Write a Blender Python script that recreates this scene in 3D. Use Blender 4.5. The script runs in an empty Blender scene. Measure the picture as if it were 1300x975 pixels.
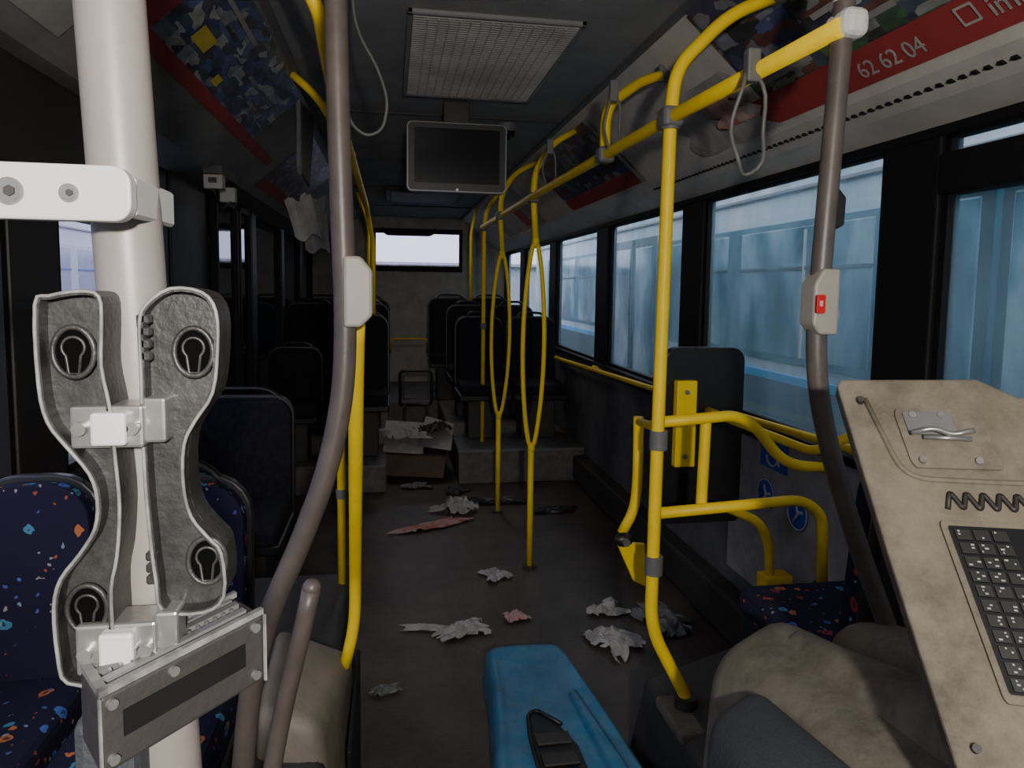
import bpy, bmesh, math, random
from mathutils import Vector, Matrix, noise
random.seed(4)
C=bpy.context.scene.collection
V=Vector
# ------------------------------------------------------------ materials
def newmat(n):
    m=bpy.data.materials.new(n); m.use_nodes=True; nt=m.node_tree
    return m,nt,nt.nodes['Principled BSDF']
def M(n,col,rough=.5,metal=0.,var=.25,scale=8.,bump=.0,bscale=60.,spec=.5,col2=None,coat=0.,dust=0.,dcol=(.34,.30,.25)):
    m,nt,b=newmat(n); L=nt.links
    tc=nt.nodes.new('ShaderNodeTexCoord'); nz=nt.nodes.new('ShaderNodeTexNoise')
    nz.inputs['Scale'].default_value=scale; nz.inputs['Detail'].default_value=6; nz.inputs['Roughness'].default_value=.65
    L.new(tc.outputs['Object'],nz.inputs['Vector'])
    r=nt.nodes.new('ShaderNodeValToRGB'); r.color_ramp.elements[0].position=.35; r.color_ramp.elements[1].position=.68
    c2=col2 if col2 else tuple(c*(1-var) for c in col)
    r.color_ramp.elements[0].color=(*c2,1); r.color_ramp.elements[1].color=(*col,1)
    L.new(nz.outputs['Fac'],r.inputs['Fac']); out=r.outputs['Color']
    if dust>0:
        n3=nt.nodes.new('ShaderNodeTexNoise'); n3.inputs['Scale'].default_value=scale*2.3; n3.inputs['Detail'].default_value=9; n3.inputs['Roughness'].default_value=.75
        L.new(tc.outputs['Object'],n3.inputs['Vector'])
        mr=nt.nodes.new('ShaderNodeMapRange'); mr.inputs[1].default_value=.42; mr.inputs[2].default_value=.68; mr.inputs[3].default_value=dust*.12; mr.inputs[4].default_value=dust
        L.new(n3.outputs['Fac'],mr.inputs[0])
        mx=nt.nodes.new('ShaderNodeMix'); mx.data_type='RGBA'; L.new(mr.outputs[0],mx.inputs[0]); L.new(out,mx.inputs[6]); mx.inputs[7].default_value=(*dcol,1); out=mx.outputs[2]
    L.new(out,b.inputs['Base Color'])
    b.inputs['Roughness'].default_value=rough; b.inputs['Metallic'].default_value=metal
    b.inputs['Specular IOR Level'].default_value=spec; b.inputs['Coat Weight'].default_value=coat
    if bump>0:
        n2=nt.nodes.new('ShaderNodeTexNoise'); n2.inputs['Scale'].default_value=bscale; n2.inputs['Detail'].default_value=4
        L.new(tc.outputs['Object'],n2.inputs['Vector'])
        bp=nt.nodes.new('ShaderNodeBump'); bp.inputs['Strength'].default_value=bump; bp.inputs['Distance'].default_value=.004
        L.new(n2.outputs['Fac'],bp.inputs['Height']); L.new(bp.outputs['Normal'],b.inputs['Normal'])
    return m
yellow=M('yellow_paint',(.92,.63,.003),.45,var=.10,scale=14,bump=.05,spec=.35,dust=.06)
darkpole=M('grey_brown_paint',(.100,.080,.067),.42,var=.3,scale=20,bump=.1)
palepole=M('pale_grey_paint',(.25,.222,.20),.42,var=.12,scale=16)
beige=M('beige_plastic',(.24,.205,.155),.6,var=.35,scale=9,bump=.2,bscale=90)
beige2=M('dusty_beige',(.160,.132,.090),.8,var=.6,scale=6,bump=.3,bscale=90,dust=.5,dcol=(.27,.24,.19))
beigelt=M('light_beige',(.32,.29,.24),.5,var=.15)
black=M('black_plastic',(.010,.010,.010),.42,var=.3,scale=15,bump=.08)
blackd=M('dusty_black_plastic',(.018,.017,.016),.42,var=.3,scale=14,bump=.15,bscale=200,dust=.20,dcol=(.17,.16,.15))
blackgl=M('black_gloss',(.006,.006,.008),.14,var=.1)
void=M('hole_black',(.002,.002,.002),.9,spec=.05)
rubber=M('black_rubber',(.006,.005,.005),.65,spec=.3)
greyd=M('dark_grey_plastic',(.042,.038,.034),.6,var=.3,bump=.2,bscale=120)
greym=M('mid_grey_plastic',(.15,.15,.15),.55,var=.25,bump=.1)
edge=M('worn_edge_grey',(.28,.27,.26),.45,var=.6,scale=40)  # pale edge colour; on the bracket wings it paints in glare
charcoal=M('charcoal_plastic',(.042,.045,.052),.65,var=.2,bump=.4,bscale=200)
white=M('white_plastic',(.60,.58,.56),.4,var=.12)
silver=M('silver_trim',(.26,.26,.26),.4,metal=.4,var=.1)
steel=M('steel',(.42,.41,.39),.32,metal=.7,var=.35,scale=30)
ceilm=M('ceiling_lining',(.27,.27,.27),.8,var=.3,scale=5,bump=.5,bscale=160)
covem=M('cove_beige',(.60,.56,.49),.6,var=.22,scale=5,bump=.05)
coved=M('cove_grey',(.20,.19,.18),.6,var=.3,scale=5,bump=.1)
brownd=M('dark_brown_trim',(.022,.017,.014),.55,var=.3)
floorm=M('floor_vinyl',(.078,.060,.048),.5,col2=(.030,.023,.018),scale=2.6,bump=.5,bscale=60,dust=.26,dcol=(.16,.135,.11))
wallg=M('wall_lining',(.12,.12,.13),.75,var=.5,scale=6,bump=.35,bscale=110)
wallr=M('rear_lining',(.42,.38,.33),.7,var=.3,scale=6)
podm=M('podium_vinyl',(.10,.095,.09),.55,var=.4,scale=6,bump=.2,dust=.3)
paper=M('paper_white',(.42,.40,.37),.8,var=.4,scale=12)
papred=M('paper_red',(.42,.06,.05),.8,var=.2,col2=(.40,.35,.31),scale=14)
blue=M('blue_plastic',(.026,.18,.34),.45,var=.45,scale=7,bump=.15,bscale=40,dust=.4,dcol=(.16,.24,.30))
cable=M('cable_grey',(.13,.13,.12),.5,var=.2)
red=M('red_band',(.33,.04,.04),.55,var=.2)
bluestk=M('sticker_blue',(.02,.08,.42),.4,var=.1)
yellowp=M('poster_yellow',(.65,.50,.05),.5,var=.3)
redbtn=M('red_button',(.50,.008,.008),.25,var=.1)
cyan=M('cyan_stripe',(.02,.42,.82),.35,var=.1)
def seatfab():
    m,nt,b=newmat('seat_fabric'); L=nt.links
    tc=nt.nodes.new('ShaderNodeTexCoord')
    mixc=None; prev=(.014,.013,.032,1)
    for i,(sc,th,cols,ring) in enumerate([(22,.27,[(.42,.13,.05),(.06,.12,.40),(.30,.04,.04),(.06,.20,.30)],True),(46,.20,[(.22,.30,.4),(.36,.08,.04),(.08,.10,.35),(.34,.30,.3)],False)]):
        mp=nt.nodes.new('ShaderNodeMapping'); mp.inputs['Location'].default_value=(3.1*i,1.7*i,2*i); L.new(tc.outputs['Object'],mp.inputs['Vector'])
        nz=nt.nodes.new('ShaderNodeTexNoise'); nz.inputs['Scale'].default_value=42; L.new(mp.outputs[0],nz.inputs['Vector'])
        ad=nt.nodes.new('ShaderNodeVectorMath'); ad.operation='MULTIPLY_ADD'; ad.inputs[1].default_value=(.025,.025,.025)
        L.new(nz.outputs['Color'],ad.inputs[0]); L.new(mp.outputs[0],ad.inputs[2])
        v=nt.nodes.new('ShaderNodeTexVoronoi'); v.inputs['Scale'].default_value=sc; L.new(ad.outputs[0],v.inputs['Vector'])
        cr=nt.nodes.new('ShaderNodeValToRGB'); e=cr.color_ramp.elements; cr.color_ramp.interpolation='CONSTANT'
        if ring:
            e[0].position=0; e[0].color=(.25,.25,.25,1); e[1].position=.13; e[1].color=(1,1,1,1)
            x=e.new(th); x.color=(0,0,0,1)
        else:
            e[0].position=0; e[0].color=(.8,.8,.8,1); e[1].position=th; e[1].color=(0,0,0,1)
        L.new(v.outputs['Distance'],cr.inputs['Fac'])
        sp=nt.nodes.new('ShaderNodeSeparateColor'); L.new(v.outputs['Color'],sp.inputs[0])
        c2=nt.nodes.new('ShaderNodeValToRGB'); c2.color_ramp.interpolation='CONSTANT'; e=c2.color_ramp.elements
        e[0].position=0; e[0].color=(*cols[0],1); e[1].position=.25; e[1].color=(*cols[1],1)
        for k in (2,3):
            x=e.new(.25*k); x.color=(*cols[k],1)
        L.new(sp.outputs[0],c2.inputs['Fac'])
        gt=nt.nodes.new('ShaderNodeMath'); gt.operation='GREATER_THAN'; gt.inputs[1].default_value=.40; L.new(sp.outputs[1],gt.inputs[0])
        mu=nt.nodes.new('ShaderNodeMath'); mu.operation='MULTIPLY'; L.new(gt.outputs[0],mu.inputs[0]); L.new(cr.outputs[0],mu.inputs[1])
        mx=nt.nodes.new('ShaderNodeMix'); mx.data_type='RGBA'
        L.new(mu.outputs[0],mx.inputs[0]); L.new(c2.outputs[0],mx.inputs[7])
        if mixc is None: mx.inputs[6].default_value=prev
        else: L.new(mixc,mx.inputs[6])
        mixc=mx.outputs[2]
    L.new(mixc,b.inputs['Base Color']); b.inputs['Roughness'].default_value=.9; b.inputs['Specular IOR Level'].default_value=.15
    return m
fabric=seatfab()
fabd=M('dark_seat_fabric',(.006,.006,.009),.9,col2=(.015,.014,.020),scale=40,spec=.2)
def glassm(n,tint,gl,dirt,dcol):
    m=bpy.data.materials.new(n); m.use_nodes=True; nt=m.node_tree; nt.nodes.clear(); L=nt.links
    o=nt.nodes.new('ShaderNodeOutputMaterial'); t=nt.nodes.new('ShaderNodeBsdfTransparent'); t.inputs[0].default_value=(*tint,1)
    g=nt.nodes.new('ShaderNodeBsdfGlossy'); g.inputs['Roughness'].default_value=.06; g.inputs[0].default_value=(1,1,1,1)
    d=nt.nodes.new('ShaderNodeBsdfTranslucent'); d.inputs[0].default_value=(*dcol,1)
    m1=nt.nodes.new('ShaderNodeMixShader'); m1.inputs[0].default_value=gl; L.new(t.outputs[0],m1.inputs[1]); L.new(g.outputs[0],m1.inputs[2])
    tc=nt.nodes.new('ShaderNodeTexCoord'); nz=nt.nodes.new('ShaderNodeTexNoise'); mp=nt.nodes.new('ShaderNodeMapping'); mp.inputs['Scale'].default_value=(1,2.5,.8)
    L.new(tc.outputs['Object'],mp.inputs[0]); L.new(mp.outputs[0],nz.inputs['Vector']); nz.inputs['Scale'].default_value=2; nz.inputs['Detail'].default_value=8
    mr=nt.nodes.new('ShaderNodeMapRange'); mr.inputs[1].default_value=.35; mr.inputs[2].default_value=.75; mr.inputs[3].default_value=dirt*.5; mr.inputs[4].default_value=dirt*1.6
    L.new(nz.outputs['Fac'],mr.inputs[0])
    m2=nt.nodes.new('ShaderNodeMixShader'); L.new(mr.outputs[0],m2.inputs[0]); L.new(m1.outputs[0],m2.inputs[1]); L.new(d.outputs[0],m2.inputs[2]); L.new(m2.outputs[0],o.inputs[0])
    return m
glass=glassm('dirty_glass',(.90,.95,.98),.05,.22,(.50,.66,.74))
glassL=glassm('clear_glass',(.9,.92,1.),.05,.06,(.5,.5,.55))
glassK=M('tinted_glass',(.010,.018,.032),.05,var=.3,spec=1.)
def streaky(n,cols,sy,rough=.12,sz=.45,sc=1.3):
    m,nt,b=newmat(n); L=nt.links
    tc=nt.nodes.new('ShaderNodeTexCoord'); mp=nt.nodes.new('ShaderNodeMapping'); mp.inputs['Scale'].default_value=(1,sy,sz); L.new(tc.outputs['Object'],mp.inputs[0])
    nz=nt.nodes.new('ShaderNodeTexNoise'); nz.inputs['Scale'].default_value=sc; nz.inputs['Detail'].default_value=3; nz.inputs['Roughness'].default_value=.5; L.new(mp.outputs[0],nz.inputs['Vector'])
    r=nt.nodes.new('ShaderNodeValToRGB'); e=r.color_ramp.elements; ps=[.36,.46,.54,.64]
    e[0].position=ps[0]; e[0].color=(*cols[0],1); e[1].position=ps[1]; e[1].color=(*cols[1],1)
    for k in (2,3):
        x=e.new(ps[k]); x.color=(*cols[k],1)
    L.new(nz.outputs['Fac'],r.inputs['Fac']); L.new(r.outputs[0],b.inputs['Base Color']); b.inputs['Roughness'].default_value=rough
    return m
def posterm(n,cols,scale=6,seed=0):
    m,nt,b=newmat(n); L=nt.links
    tc=nt.nodes.new('ShaderNodeTexCoord'); mp=nt.nodes.new('ShaderNodeMapping'); mp.inputs['Location'].default_value=(seed,seed*2,seed*3); mp.inputs['Scale'].default_value=(1,.45,1); L.new(tc.outputs['Object'],mp.inputs[0])
    v=nt.nodes.new('ShaderNodeTexVoronoi'); v.distance='CHEBYCHEV'; v.inputs['Scale'].default_value=scale; L.new(mp.outputs[0],v.inputs['Vector'])
    sp=nt.nodes.new('ShaderNodeSeparateColor'); L.new(v.outputs['Color'],sp.inputs[0])
    r=nt.nodes.new('ShaderNodeValToRGB'); r.color_ramp.interpolation='CONSTANT'; e=r.color_ramp.elements
    for i,c in enumerate(cols):
        p=i/len(cols)
        if i<2: e[i].position=p; e[i].color=(*c,1)
        else:
            x=e.new(p); x.color=(*c,1)
    L.new(sp.outputs[0],r.inputs['Fac'])
    nz=nt.nodes.new('ShaderNodeTexNoise'); nz.inputs['Scale'].default_value=30; nz.inputs['Detail'].default_value=6; L.new(mp.outputs[0],nz.inputs['Vector'])
    mx=nt.nodes.new('ShaderNodeMix'); mx.data_type='RGBA'; mx.blend_type='OVERLAY'; mx.inputs[0].default_value=.9
    L.new(r.outputs[0],mx.inputs[6]); L.new(nz.outputs['Fac'],mx.inputs[7]); L.new(mx.outputs[2],b.inputs['Base Color']); b.inputs['Roughness'].default_value=.35
    return m
postL=posterm('poster_blue_map',[(.05,.07,.17),(.04,.04,.06),(.07,.10,.22),(.06,.06,.08),(.16,.19,.22),(.05,.09,.12),(.30,.31,.30),(.04,.05,.12)],30)
postG=posterm('poster_green',[(.05,.12,.06),(.04,.045,.045),(.06,.08,.11),(.12,.16,.07),(.04,.04,.07),(.22,.23,.22),(.05,.09,.05),(.14,.06,.05)],30,2)
postB=posterm('poster_dark_blue',[(.05,.06,.14),(.08,.10,.20),(.04,.04,.05),(.20,.20,.22),(.05,.05,.10),(.12,.05,.05)],30,5)
postW=M('poster_pale',(.33,.31,.29),.6,var=.3,scale=5)
# ------------------------------------------------------------ geometry helpers
def grp(n):
    e=bpy.data.objects.new(n,None); C.objects.link(e); e.empty_display_size=.1; return e
def add(n,me,mat,p=None,smooth=False):
    if mat: me.materials.append(mat)
    if smooth:
        for q in me.polygons: q.use_smooth=len(q.vertices)<=4
    o=bpy.data.objects.new(n,me); C.objects.link(o)
    if p: o.parent=p
    return o
def bm2(n,bm,mat,p=None,smooth=False):
    me=bpy.data.meshes.new(n); bmesh.ops.recalc_face_normals(bm,faces=bm.faces); bm.to_mesh(me); bm.free(); return add(n,me,mat,p,smooth)
def bev(bm,w,seg=2):
    if w>0: bmesh.ops.bevel(bm,geom=bm.edges[:],offset=w,segments=seg,affect='EDGES',profile=.5,clamp_overlap=True)
def box(n,a,b,mat,p=None,bv=0.,seg=2,mx=None):
    bm=bmesh.new(); bmesh.ops.create_cube(bm,size=1)
    for v in bm.verts: v.co=V([(a[i]+b[i])/2+v.co[i]*(b[i]-a[i]) for i in range(3)])
    bev(bm,bv,seg)
    if mx: bm.transform(mx)
    return bm2(n,bm,mat,p)
def boxes(n,lst,mat,p=None,bv=0.,mx=None):
    bm=bmesh.new()
    for a,b in lst:
        r=bmesh.ops.create_cube(bm,size=1)
        for v in r['verts']: v.co=V([(a[i]+b[i])/2+v.co[i]*(b[i]-a[i]) for i in range(3)])
    bev(bm,bv,1)
    if mx: bm.transform(mx)
    return bm2(n,bm,mat,p)
def hexa(n,pts,mat,p=None,bv=0.,sub=0,seg=2):
    bm=bmesh.new(); vs=[bm.verts.new(q) for q in pts]
    for f in [(0,1,2,3),(7,6,5,4),(0,4,5,1),(1,5,6,2),(2,6,7,3),(3,7,4,0)]: bm.faces.new([vs[i] for i in f])
    bmesh.ops.recalc_face_normals(bm,faces=bm.faces); bev(bm,bv,seg)
    return bm2(n,bm,mat,p,smooth=(bv>.015))
def prism(n,poly,mat,frame,depth,p=None,bv=0.,holes=None):
    O,ex,ey=[V(q) for q in frame]; ez=ex.cross(ey).normalized()
    bm=bmesh.new(); n0=len(poly)
    a=[bm.verts.new(O+ex*x+ey*y) for x,y in poly]; b=[bm.verts.new(O+ex*x+ey*y+ez*depth) for x,y in poly]
    bm.faces.new(a); bm.faces.new(b[::-1])
    for i in range(n0): bm.faces.new([a[i],b[i],b[(i+1)%n0],a[(i+1)%n0]])
    bmesh.ops.recalc_face_normals(bm,faces=bm.faces); bev(bm,bv,2)
    return bm2(n,bm,mat,p)
def rrect(x0,y0,x1,y1,r,k=5,rs=None):
    rs=rs or [r]*4; out=[]
    cs=[(x1-rs[0],y1-rs[0],0,rs[0]),(x0+rs[1],y1-rs[1],90,rs[1]),(x0+rs[2],y0+rs[2],180,rs[2]),(x1-rs[3],y0+rs[3],270,rs[3])]
    for cx,cy,a,r_ in cs:
        for i in range(k+1):
            t=math.radians(a+90*i/k); out.append((cx+r_*math.cos(t),cy+r_*math.sin(t)))
    return out
def fillet(pts,r):
    pts=[V(q) for q in pts]
    if r<=0 or len(pts)<3: return pts
    out=[pts[0]]
    for i in range(1,len(pts)-1):
        A,B,D=pts[i-1],pts[i],pts[i+1]; l1=(A-B).length; l2=(D-B).length
        rr=min(r,l1*.48,l2*.48); P=B+(A-B)/l1*rr; Q=B+(D-B)/l2*rr
        for k in range(7):
            t=k/6; out.append(P*(1-t)**2+B*2*t*(1-t)+Q*t*t)
    out.append(pts[-1]); return out
def tube(n,pts,r,mat,p=None,fl=.08,seg=14,closed=False,cap=True):
    P=fillet(pts,fl) if not closed else [V(q) for q in pts]
    bm=bmesh.new(); rings=[]; N=len(P)
    up=None
    for i,q in enumerate(P):
        if closed: t=(P[(i+1)%N]-P[i-1]).normalized()
        else: t=((P[i+1] if i<N-1 else P[i])-(P[i-1] if i>0 else P[i])).normalized()
        if up is None:
            up=V((0,1,0)) if abs(t.y)<.9 else V((1,0,0))
        s=t.cross(up).normalized(); up=s.cross(t).normalized()
        rings.append([bm.verts.new(q+(s*math.cos(2*math.pi*k/seg)+up*math.sin(2*math.pi*k/seg))*r) for k in range(seg)])
    m=N if closed else N-1
    for i in range(m):
        A=rings[i];B=rings[(i+1)%N]
        for k in range(seg): bm.faces.new([A[k],A[(k+1)%seg],B[(k+1)%seg],B[k]])
    if not closed and cap:
        bm.faces.new(rings[0]); bm.faces.new(rings[-1][::-1])
    o=bm2(n,bm,mat,p,True)
    return o
def cyl(n,a,b,r,mat,p=None,seg=24):
    o=tube(n,[a,b],r,mat,p,0,seg)
    try: o.data.set_sharp_from_angle(angle=math.radians(50))
    except Exception: pass
    return o
def sph(n,c,r,mat,p=None,sc=(1,1,1)):
    bm=bmesh.new(); bmesh.ops.create_uvsphere(bm,u_segments=20,v_segments=12,radius=r)
    for v in bm.verts: v.co=V(c)+V((v.co.x*sc[0],v.co.y*sc[1],v.co.z*sc[2]))
    return bm2(n,bm,mat,p,True)
def text(n,s,size,mat,O,ex,ey,p=None,ext=.0005):
    cu=bpy.data.curves.new(n,'FONT'); cu.body=s; cu.size=size; cu.extrude=ext; cu.materials.append(mat)
    o=bpy.data.objects.new(n,cu); C.objects.link(o)
    ex=V(ex).normalized(); ey=V(ey).normalized(); ez=ex.cross(ey)
    o.matrix_world=Matrix(((ex.x,ey.x,ez.x,O[0]),(ex.y,ey.y,ez.y,O[1]),(ex.z,ey.z,ez.z,O[2]),(0,0,0,1)))
    if p: o.parent=p
    return o
def clampring(c,ax,p,r=.024,l=.05,mat=None):
    c=V(c); ax=V(ax); return cyl('clamp',c-ax*l/2,c+ax*l/2,r,mat or greym,p,16)
# ------------------------------------------------------------ shell
XL,XR=-.95,1.45
box('floor',(XL-.05,-.8,-.06),(XR+.05,9.05,0),floorm)
box('ceiling',(-.40,-.8,2.30),(.90,9.05,2.36),ceilm)
pil=[(-.8,-.65),(.20,.32),(1.70,1.92),(3.15,3.39),(4.62,4.89),(6.15,6.40),(7.65,7.90),(8.9,9.05)]
box('wall_right',(XR,-.8,0),(XR+.06,9.05,.93),wallg)
box('wall_right_header',(XR,-.8,1.88),(XR+.06,9.05,2.36),brownd)
for i,(a,b) in enumerate(pil): box('trim_%d'%(i+1),(XR-.015,a,.93),(XR+.05,b,1.88),rubber,bv=.006)
box('trim_9',(XR-.04,-.8,.905),(XR+.01,9.0,.935),rubber,bv=.004)
box('trim_10',(XR-.02,-.8,1.865),(XR+.0,9.0,1.90),rubber,bv=.004)
for i in range(len(pil)-1):
    w=grp('window_%d'%(i+1)); y0=pil[i][1]; y1=pil[i+1][0]
    box('pane',(XR+.02,y0,.93),(XR+.024,y1,1.88),glass,w)
    z0,z1=.93,1.88; g=.022
    boxes('gasket',[((XR,y0,z0),(XR+.035,y0+g,z1)),((XR,y1-g,z0),(XR+.035,y1,z1)),((XR,y0,z0),(XR+.035,y1,z0+g)),((XR,y0,z1-g),(XR+.035,y1,z1))],rubber,w)
    if i==1: box('hopper_bar',(XR-.02,y0,1.71),(XR+.05,y1,1.82),rubber,w,bv=.01)
box('baseboard_right',(XR-.10,2.45,.02),(XR,5.1,.20),greyd,bv=.015)
box('trim_11',(XR-.018,2.45,.86),(XR,5.1,.90),brownd,bv=.004)
box('wall_left',(XL-.06,-.8,0),(XL,9.05,.88),greyd)
box('wall_left_header',(XL-.06,-.8,1.95),(XL,9.05,2.36),brownd)
pl=[(-.8,-.6),(1.97,2.24),(3.31,3.95),(5.15,5.30),(6.5,6.65),(7.8,8.0),(8.9,9.05)]
for i,(a,b) in enumerate(pl): box('trim_%d'%(i+12),(XL-.06,a,.88),(XL+.012,b,1.95),brownd,bv=.006)
for i in range(len(pl)-1):
    w=grp('window_%d'%(i+9)); y0=pl[i][1]; y1=pl[i+1][0]
    box('pane',(XL-.03,y0,.88),(XL-.024,y1,1.95),glassL if i<2 else glassK,w)
    g=.025; z0,z1=.88,1.95
    boxes('gasket',[((XL-.04,y0,z0),(XL+.004,y0+g,z1)),((XL-.04,y1-g,z0),(XL+.004,y1,z1)),((XL-.04,y0,z0),(XL+.004,y1,z0+g)),((XL-.04,y0,z1-g),(XL+.004,y1,z1))],rubber,w)
d=grp('door_1')
for i,(a,b) in enumerate([(3.97,4.52),(4.55,4.93)]):
    box('leaf_glass_%d'%i,(XL+.02,a+.05,.12),(XL+.03,b-.05,1.88),glassK,d)
    boxes('leaf_frame_%d'%i,[((XL+.01,a,.03),(XL+.05,a+.05,1.93)),((XL+.01,b-.05,.03),(XL+.05,b,1.93)),((XL+.01,a,.03),(XL+.05,b,.12)),((XL+.01,a,1.88),(XL+.05,b,1.93))],rubber,d,bv=.005)
hd=grp('door_header_box')
box('cover',(XL+.014,-.6,1.68),(XL+.17,2.30,1.93),brownd,hd,bv=.02); box('end_cap',(XL+.014,2.30,1.70),(XL+.15,2.33,1.92),greyd,hd,bv=.005)
box('wall_front',(XL-.05,-.86,0),(XR+.05,-.8,.85),greyd)
box('wall_front_header',(XL-.05,-.86,2.1),(XR+.05,-.8,2.36),greyd)
w=grp('window_20'); box('windscreen',(XL,-.84,.85),(XR,-.83,2.1),glassL,w); box('centre_bar',(.22,-.86,.85),(.27,-.81,2.1),rubber,w)
boxes('roller_blind',[((XL,-.80,.80+.06*k),(XR,-.79,.858+.06*k)) for k in range(22)],greyd,w,.002)  # slats added out of view to block daylight from the windscreen
boxes('wall_rear',[((XL,9,0),(XR,9.06,1.67)),((XL,9,2.13),(XR,9.06,2.36)),((XL,9,1.67),(-.22,9.06,2.13)),((.89,9,1.67),(XR,9.06,2.13))],wallr)
w=grp('window_21'); box('pane',(-.22,9.02,1.67),(.89,9.026,2.13),glassL,w)
boxes('gasket',[((-.22,8.98,1.67),(-.18,9.03,2.13)),((.85,8.98,1.67),(.89,9.03,2.13)),((-.22,8.98,1.63),(.89,9.03,1.70)),((-.22,8.98,2.10),(.89,9.03,2.16))],rubber,w)
tube('inner_bar',[(-.10,8.93,2.16),(-.06,8.93,2.08),(.5,8.93,2.08),(.56,8.93,2.16)],.015,brownd,w,.05)
def cove(n,prof,mat,y0=-.8,y1=9.0):
    bm=bmesh.new(); A=[bm.verts.new((x,y0,z)) for x,z in prof]; B=[bm.verts.new((x,y1,z)) for x,z in prof]
    for i in range(len(prof)-1): bm.faces.new([A[i],A[i+1],B[i+1],B[i]])
    return bm2(n,bm,mat)
cove('trim_cove_right',[(.885,2.305),(.88,2.29),(1.25,1.965),(1.27,1.955),(1.33,1.925),(1.39,1.905),(1.45,1.885),(1.46,1.90),(1.46,2.35),(.885,2.35)],covem)
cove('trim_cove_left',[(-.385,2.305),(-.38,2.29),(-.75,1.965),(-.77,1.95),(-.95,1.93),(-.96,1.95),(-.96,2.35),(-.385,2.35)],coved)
dots=[]
y=.1
while y<3.4:
    dots.append(((1.283,y,1.940),(1.296,y+.014,1.9475))); y+=.035
boxes('perforated_trim',dots,rubber)
boxes('trim_40',[((.86,-.8,2.285),(.90,9,2.30)),((-.40,-.8,2.285),(-.36,9,2.30))],greym)
boxes('trim_41',[((-.38,yy,2.292),(.88,yy+.012,2.302)) for yy in (.6,2.0,3.62,4.9,6.3,7.7)],greyd)
def SP(side,y,t,off=0.):
    if side=='R': return V((.88+.37*t-.665*off,y,2.29-.325*t-.746*off))
    return V((-.38-.37*t+.665*off,y,2.29-.325*t-.746*off))
def squad(n,side,y0,y1,t0,t1,mat,p,off=.004,jit=0.,rag=0.):
    bm=bmesh.new(); k=12; m=8; g=[]
    for i in range(k+1):
        row=[]
        for j in range(m+1):
            o=off+jit*(noise.noise(V((i*.5+y0*5,j*.5,t0)))+.5)
            yy=y0+(y1-y0)*i/k+(rag*noise.noise(V((j*.9,y0*3,7))) if i in(0,k) else 0)
            row.append(bm.verts.new(SP(side,yy,t0+(t1-t0)*j/m,o)))
        g.append(row)
    for i in range(k):
        for j in range(m): bm.faces.new([g[i][j],g[i+1][j],g[i+1][j+1],g[i][j+1]])
    return bm2(n,bm,mat,p,jit>0)
Rx,Ry=(0,-1,0),(-.746,0,.665); Lx,Ly=(0,1,0),(.746,0,.665)
p=grp('advert_poster')
squad('print','R',.75,2.12,.03,.74,postG,p); squad('red_band','R',.6,2.25,.72,.93,red,p,.006); squad('blue_part','R',1.75,2.10,.0,.55,postB,p,.007)
text('phone_number','62 62 04',.064,paper,SP('R',1.70,.88,.009),Rx,Ry,p)
text('handle','impe',.066,paper,SP('R',1.29,.86,.009),Rx,Ry,p)
bx=SP('R',1.335,.80,.010)
def ringmesh(n,outer,inner):
    bm=bmesh.new(); a=[bm.verts.new(bx+V(Rx)*x+V(Ry)*y) for x,y in outer]; b=[bm.verts.new(bx+V(Rx)*x+V(Ry)*y) for x,y in inner]
    for i in range(len(a)): bm.faces.new([a[i],a[(i+1)%len(a)],b[(i+1)%len(a)],b[i]])
    bm2(n,bm,paper,p)
ringmesh('mark',rrect(-.024,-.024,.024,.024,.004),rrect(-.018,-.018,.018,.018,.003))
for i,(y0,t,l) in enumerate([(1.25,.15,.3),(1.25,.27,.36),(1.2,.40,.28),(1.70,.15,.35),(1.70,.30,.28),(1.7,.44,.36),(1.66,.58,.2),(2.05,.62,.25)]):
    squad('text_line_%d'%i,'R',y0-l,y0,t,t+.035,postW if i!=3 else yellowp,p,.008)
p=grp('advert_poster'); squad('print','R',2.16,2.70,.42,.95,paper,p,.008,.012,.12); squad('red_patch','R',2.2,2.40,.55,.80,papred,p,.022,.008,.1)
p=grp('advert_poster'); squad('print','R',3.35,4.75,.10,.78,postB,p); squad('red_band','R',3.35,4.75,.78,.95,red,p,.006); squad('edge','R',3.35,3.40,.1,.95,paper,p,.008)
p=grp('advert_poster'); squad('print','R',5.6,7.4,.1,.95,postW,p); squad('red_patch','R',6.0,6.3,.5,.9,red,p,.006)
p=grp('advert_poster'); squad('print','L',1.95,3.35,.04,.60,postL,p); squad('red_band','L',1.80,3.9,.60,.70,red,p,.006); squad('red_edge','L',1.80,1.98,.04,.62,red,p,.006)
squad('yellow_block','L',2.16,2.30,.36,.47,yellowp,p,.009); squad('yellow_block_b','L',2.50,2.57,.48,.55,yellowp,p,.009)
for i,(y0,t,l) in enumerate([(2.12,.15,.4),(2.12,.24,.34),(2.65,.18,.5),(2.65,.3,.4),(2.65,.42,.5)]): squad('text_line_%d'%i,'L',y0,y0+l,t,t+.03,postW if i==0 else postB,p,.008)
text('lettering','4 D',.05,paper,SP('L',1.84,.66,.009),Lx,Ly,p)
p=grp('advert_poster'); squad('print','L',.3,1.76,.04,.93,postW,p)
text('lettering','ATA',.09,greyd,SP('L',1.42,.4,.008),Lx,Ly,p)
p=grp('advert_poster'); squad('print','L',4.1,5.4,.1,.8,postB,p); squad('red_band','L',4.1,5.4,.8,.93,red,p,.006)
h=grp('cove_hatch'); prism('flap',[(0,0),(.30,0),(.22,-.36),(.05,-.30)],greyd,((-.42,3.35,2.27),(.15,.98,0),(0,.1,1)),.012,h,.003)
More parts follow.
